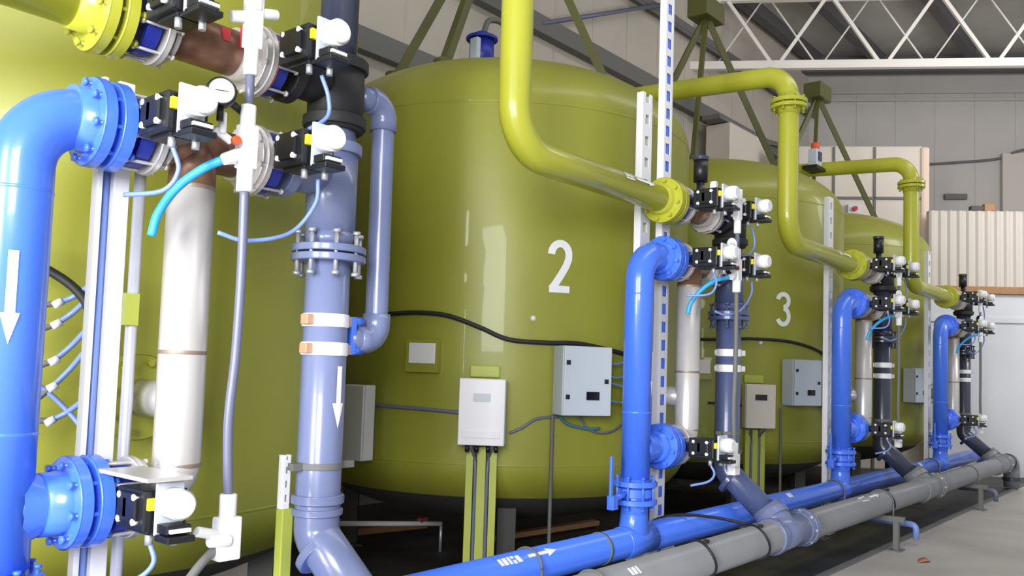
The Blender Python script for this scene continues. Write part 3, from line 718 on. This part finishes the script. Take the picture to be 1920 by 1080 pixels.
t, c, X_, Y_ = enclosure(2, -174, 1.19, .21, .56, .13, 'enclosw', 'switch_box', 'narrow white box seen edge on, right of the nearest grey riser', '', .05)
def cable(pts, r, m, label, name='cable', group=None):
    p = dict(label=label, category='cable')
    if group: p['group'] = group
    return MB().tube(smooth(pts), r, 8).build(name, m, None, pts[0], 0, **p)
cable([tp(2, a, z, .02) for a, z in ((-176, 2.0), (-168, 2.01), (-160, 2.02), (-152, 2.0), (-144, 1.92), (-137, 1.84), (-128, 1.825), (-120, 1.83), (-112, 1.80), (-104, 1.76), (-97, 1.72))], .017, 'blackrub', 'black cable sagging across tank 2 above the control box')
cable([tp(3, a, z, .02) for a, z in ((-165, 2.02), (-150, 2.02), (-135, 2.04), (-121, 2.03), (-110, 1.98), (-102, 1.92), (-96, 1.84), (-92, 1.70))], .017, 'blackrub', 'black cable running across tank 3 below its number')
cable([tp(2, a, z, .015) for a, z in ((-172, 1.32), (-165, 1.315), (-157, 1.31), (-148, 1.295))], .014, 'hose', 'grey conduit between narrow white box and white junction box')
cable([tp(2, a, z, .015) for a, z in ((-136, 1.16), (-133, 1.20), (-130, 1.26), (-127, 1.28), (-124, 1.285))], .010, 'hose', 'thin grey cable from junction box up to control box of tank 2')
cable([tp(3, a, z, .015) for a, z in ((-150, 1.33), (-142, 1.32), (-136, 1.31))], .013, 'blackrub', 'short dark cable entering the small box on tank 3')
for k, a in ((2, -125.6), (3, -123.0)):
    cable([tp(k, a, z, .03) for z in (1.30, 1.1, .8, .5, .25, .03)], .014, 'rail', 'grey cable dropping from the control box of ' + ('tank 2, beside the box stand' if k == 2 else 'the tank with number 3'), 'drop_cable') if k else None
cable([tp(2, a, z, .03) for a, z in ((-124, 1.30), (-122, 1.24), (-119, 1.215), (-116, 1.20), (-113, 1.205))], .011, 'teal', 'teal cable looping under the control box of tank 2')
cable([tp(2, a, z, .03) for a, z in ((-119, 1.30), (-116, 1.20), (-112, 1.17), (-108, 1.20), (-104, 1.29), (-101, 1.40))], .008, 'hose', 'thin grey cable loop from control box toward the second blue riser')
for i, (z, e) in enumerate(((1.70, 1.74), (1.60, 1.62), (1.55, 1.50), (1.42, 1.40))):
    cable([tp(2, a, zz, .10) for a, zz in ((-112.5, z), (-110, z-.015), (-107, (z+e)/2-.01), (-103, e), (-99, e))], .008, 'tube', 'thin pale tube from the control box side to the second rack, %s' % ['topmost of four', 'second of four', 'third of four', 'lowest of four'][i], 'signal_tube', 'signal tubes beside the control box')
# tubes behind the nearest blue riser
cable([(1.60, .44, 1.985), (1.72, .42, 1.985), (1.84, .38, 1.94), (1.92, .30, 1.86), (1.945, .25, 1.76), (1.94, .22, 1.5), (1.935, .22, 1.2)], .018, 'blackrub', 'thick dark cable arching from behind the nearest blue riser to its post')
order = ['topmost', 'second from top', 'third from top', 'fourth from top', 'lowest']
for i, (z0, z1, z2) in enumerate(((1.80, 1.82, 1.90), (1.70, 1.74, 1.86), (1.56, 1.60, 1.74), (1.42, 1.50, 1.66), (1.37, 1.37, 1.46))):
    t = thing('air_line', (1.85, .4, z0), 'thin air line between nearest blue riser and slotted post, %s' % order[i], 'tube', 'air lines between blue riser and post')
    MB().tube(smooth([(1.66, .42, z0), (1.79, .41, z0), (1.875, .37, z1)]), .011, 8).build('line', 'rail', t)
    MB().tube(smooth([(1.875, .37, z1), (1.92, .33, (z1+z2)/2-.01), (1.955, .26, z2)]), .011, 8).build('line_end', 'tube', t)
    MB().cyl((1.86, .375, z1-.012), (1.888, .36, z1+.008), .016, 10).build('joiner', 'white', t)
cable([(1.64, .42, 1.56), (1.76, .41, 1.54), (1.86, .38, 1.48), (1.95, .3, 1.36), (1.965, .26, 1.28)], .010, 'tube', 'pale air line curving down across the others to the nearest post foot')

cable([(2.17, -.34, .965), (2.10, -.36, .92), (2.02, -.38, .85), (1.92, -.40, .76), (1.80, -.40, .70)], .016, 'rail', 'thick dark hose leaving the lowest white housing, bottom of the picture')
# signal lamp unit beside the third tall olive pipe
t = thing('signal_unit', (11.82, 1.24, 4.4), 'small grey switch unit with orange lamp right of the third tall pipe', 'signal unit')
sx_, sy_ = 11.80, 1.16
MB().box((sx_, sy_, 4.60), (.20, .12, .24)).build('body', 'enclos', t, bevel=.01)
MB().box((sx_, sy_-.065, 4.62), (.10, .02, .12)).build('face', 'greydk', t)
MB().cyl((sx_, sy_, 4.72), (sx_, sy_, 4.81), .055, 16).build('lamp', 'orange', t)
MB().box((sx_, sy_+.01, 4.455), (.36, .20, .045)).box((sx_+.12, sy_+.05, 4.55), (.05, .04, .2)).build('bracket', 'black', t)

# ------------------------------------------------------------------ things on the floor
t = thing('storage_crate', (5.75, 3.9, 0), 'low crate with pale top and brown side under tank 2, left', 'crate')
MB().box((5.75, 3.9, .20), (.5, .4, .24)).build('side', 'wood', t, bevel=.01)
MB().box((5.75, 3.9, .34), (.55, .45, .05)).build('lid', 'white', t, bevel=.01); MB().box((5.75, 3.9, .05), (.55, .45, .08)).build('base', 'enclosw', t, bevel=.01)
t = thing('tube_trestle', (5.9, 2.3, 0), 'white tubular trestle standing under tank 2', 'trestle')
MB().tube([(5.1, 2.6, .30), (5.95, 2.25, .25)], .022, 12).build('rail', 'white', t)
for p in ((5.1, 2.6), (5.95, 2.25)): MB().cyl((p[0], p[1], 0), (p[0], p[1], .30 if p[0] < 5.5 else .26), .014, 10).build('leg', 'bolt', t)
MB().box((5.80, 2.33, .285), (.08, .05, .05)).build('red_block', mat('red_block', (150, 60, 60)), t)
MB().bar((5.0, 3.2, .10), (6.4, 2.9, .10), .08, .06).build('timber_batten', 'wood', None, (5.7, 3.05, .07), .005, label='long brown timber batten on the floor below tank 2', category='batten')
MB().bar((6.3, 2.2, .06), (8.0, 2.0, .06), .10, .05).build('timber_batten', 'wood', None, (7.1, 2.1, .03), .005, label='brown timber batten on the floor behind the blue header, right of the box stand', category='batten')
t = thing('white_canister', (9.6, 1.0, 0), 'white canister with black band lying behind the blue header before rack three', 'canister')
MB().cyl((9.25, .9, .13), (9.62, .9, .13), .12, 24).build('body', 'enclosw', t); MB().disc((9.52, .9, .13), XD, .07, .124).build('band', 'black', t)
MB().box((6.9, .65, .09), (.30, .2, .18)).build('cardboard_box', 'cream', None, (6.9, .65, 0), .008, label='pale box on the dark floor behind the second rack', category='box')
for x, lab in ((9.75, 'short light blue drain pipe poking out under the grey header, nearer one'), (13.6, 'short pale drain pipe poking out under the grey header, farther one')):
    MB().tube(fillet([(x, -.2, .20), (x, -.66, .20), (x, -.66, .06)], .05), .03, 16).build('drain_pipe', 'tube' if x < 10 else 'hose', None, (x, -.4, .06), 0, label=lab, category='pipe', group='drain pipes under the headers')
b = MB()
pts = [Vector((8.98+.10*math.cos(a)*(1+.3*math.sin(3*a)), -.93+.05*math.sin(a), .004+.008*math.sin(2*a)+.008)) for a in [2*math.pi*i/14 for i in range(14)]]
b.add([Vector((8.98, -.93, .02))]+pts+[p-Vector((0, 0, .003)) for p in pts], [(0, i+1, (i+1) % 14+1) for i in range(14)]+[(i+1, i+15, (i+1) % 14+15, (i+1) % 14+1) for i in range(14)], True)
b.build('dry_leaf', 'leaf', None, (8.98, -.93, 0), 0, label='dry orange brown leaf on the bare concrete floor', category='leaf')
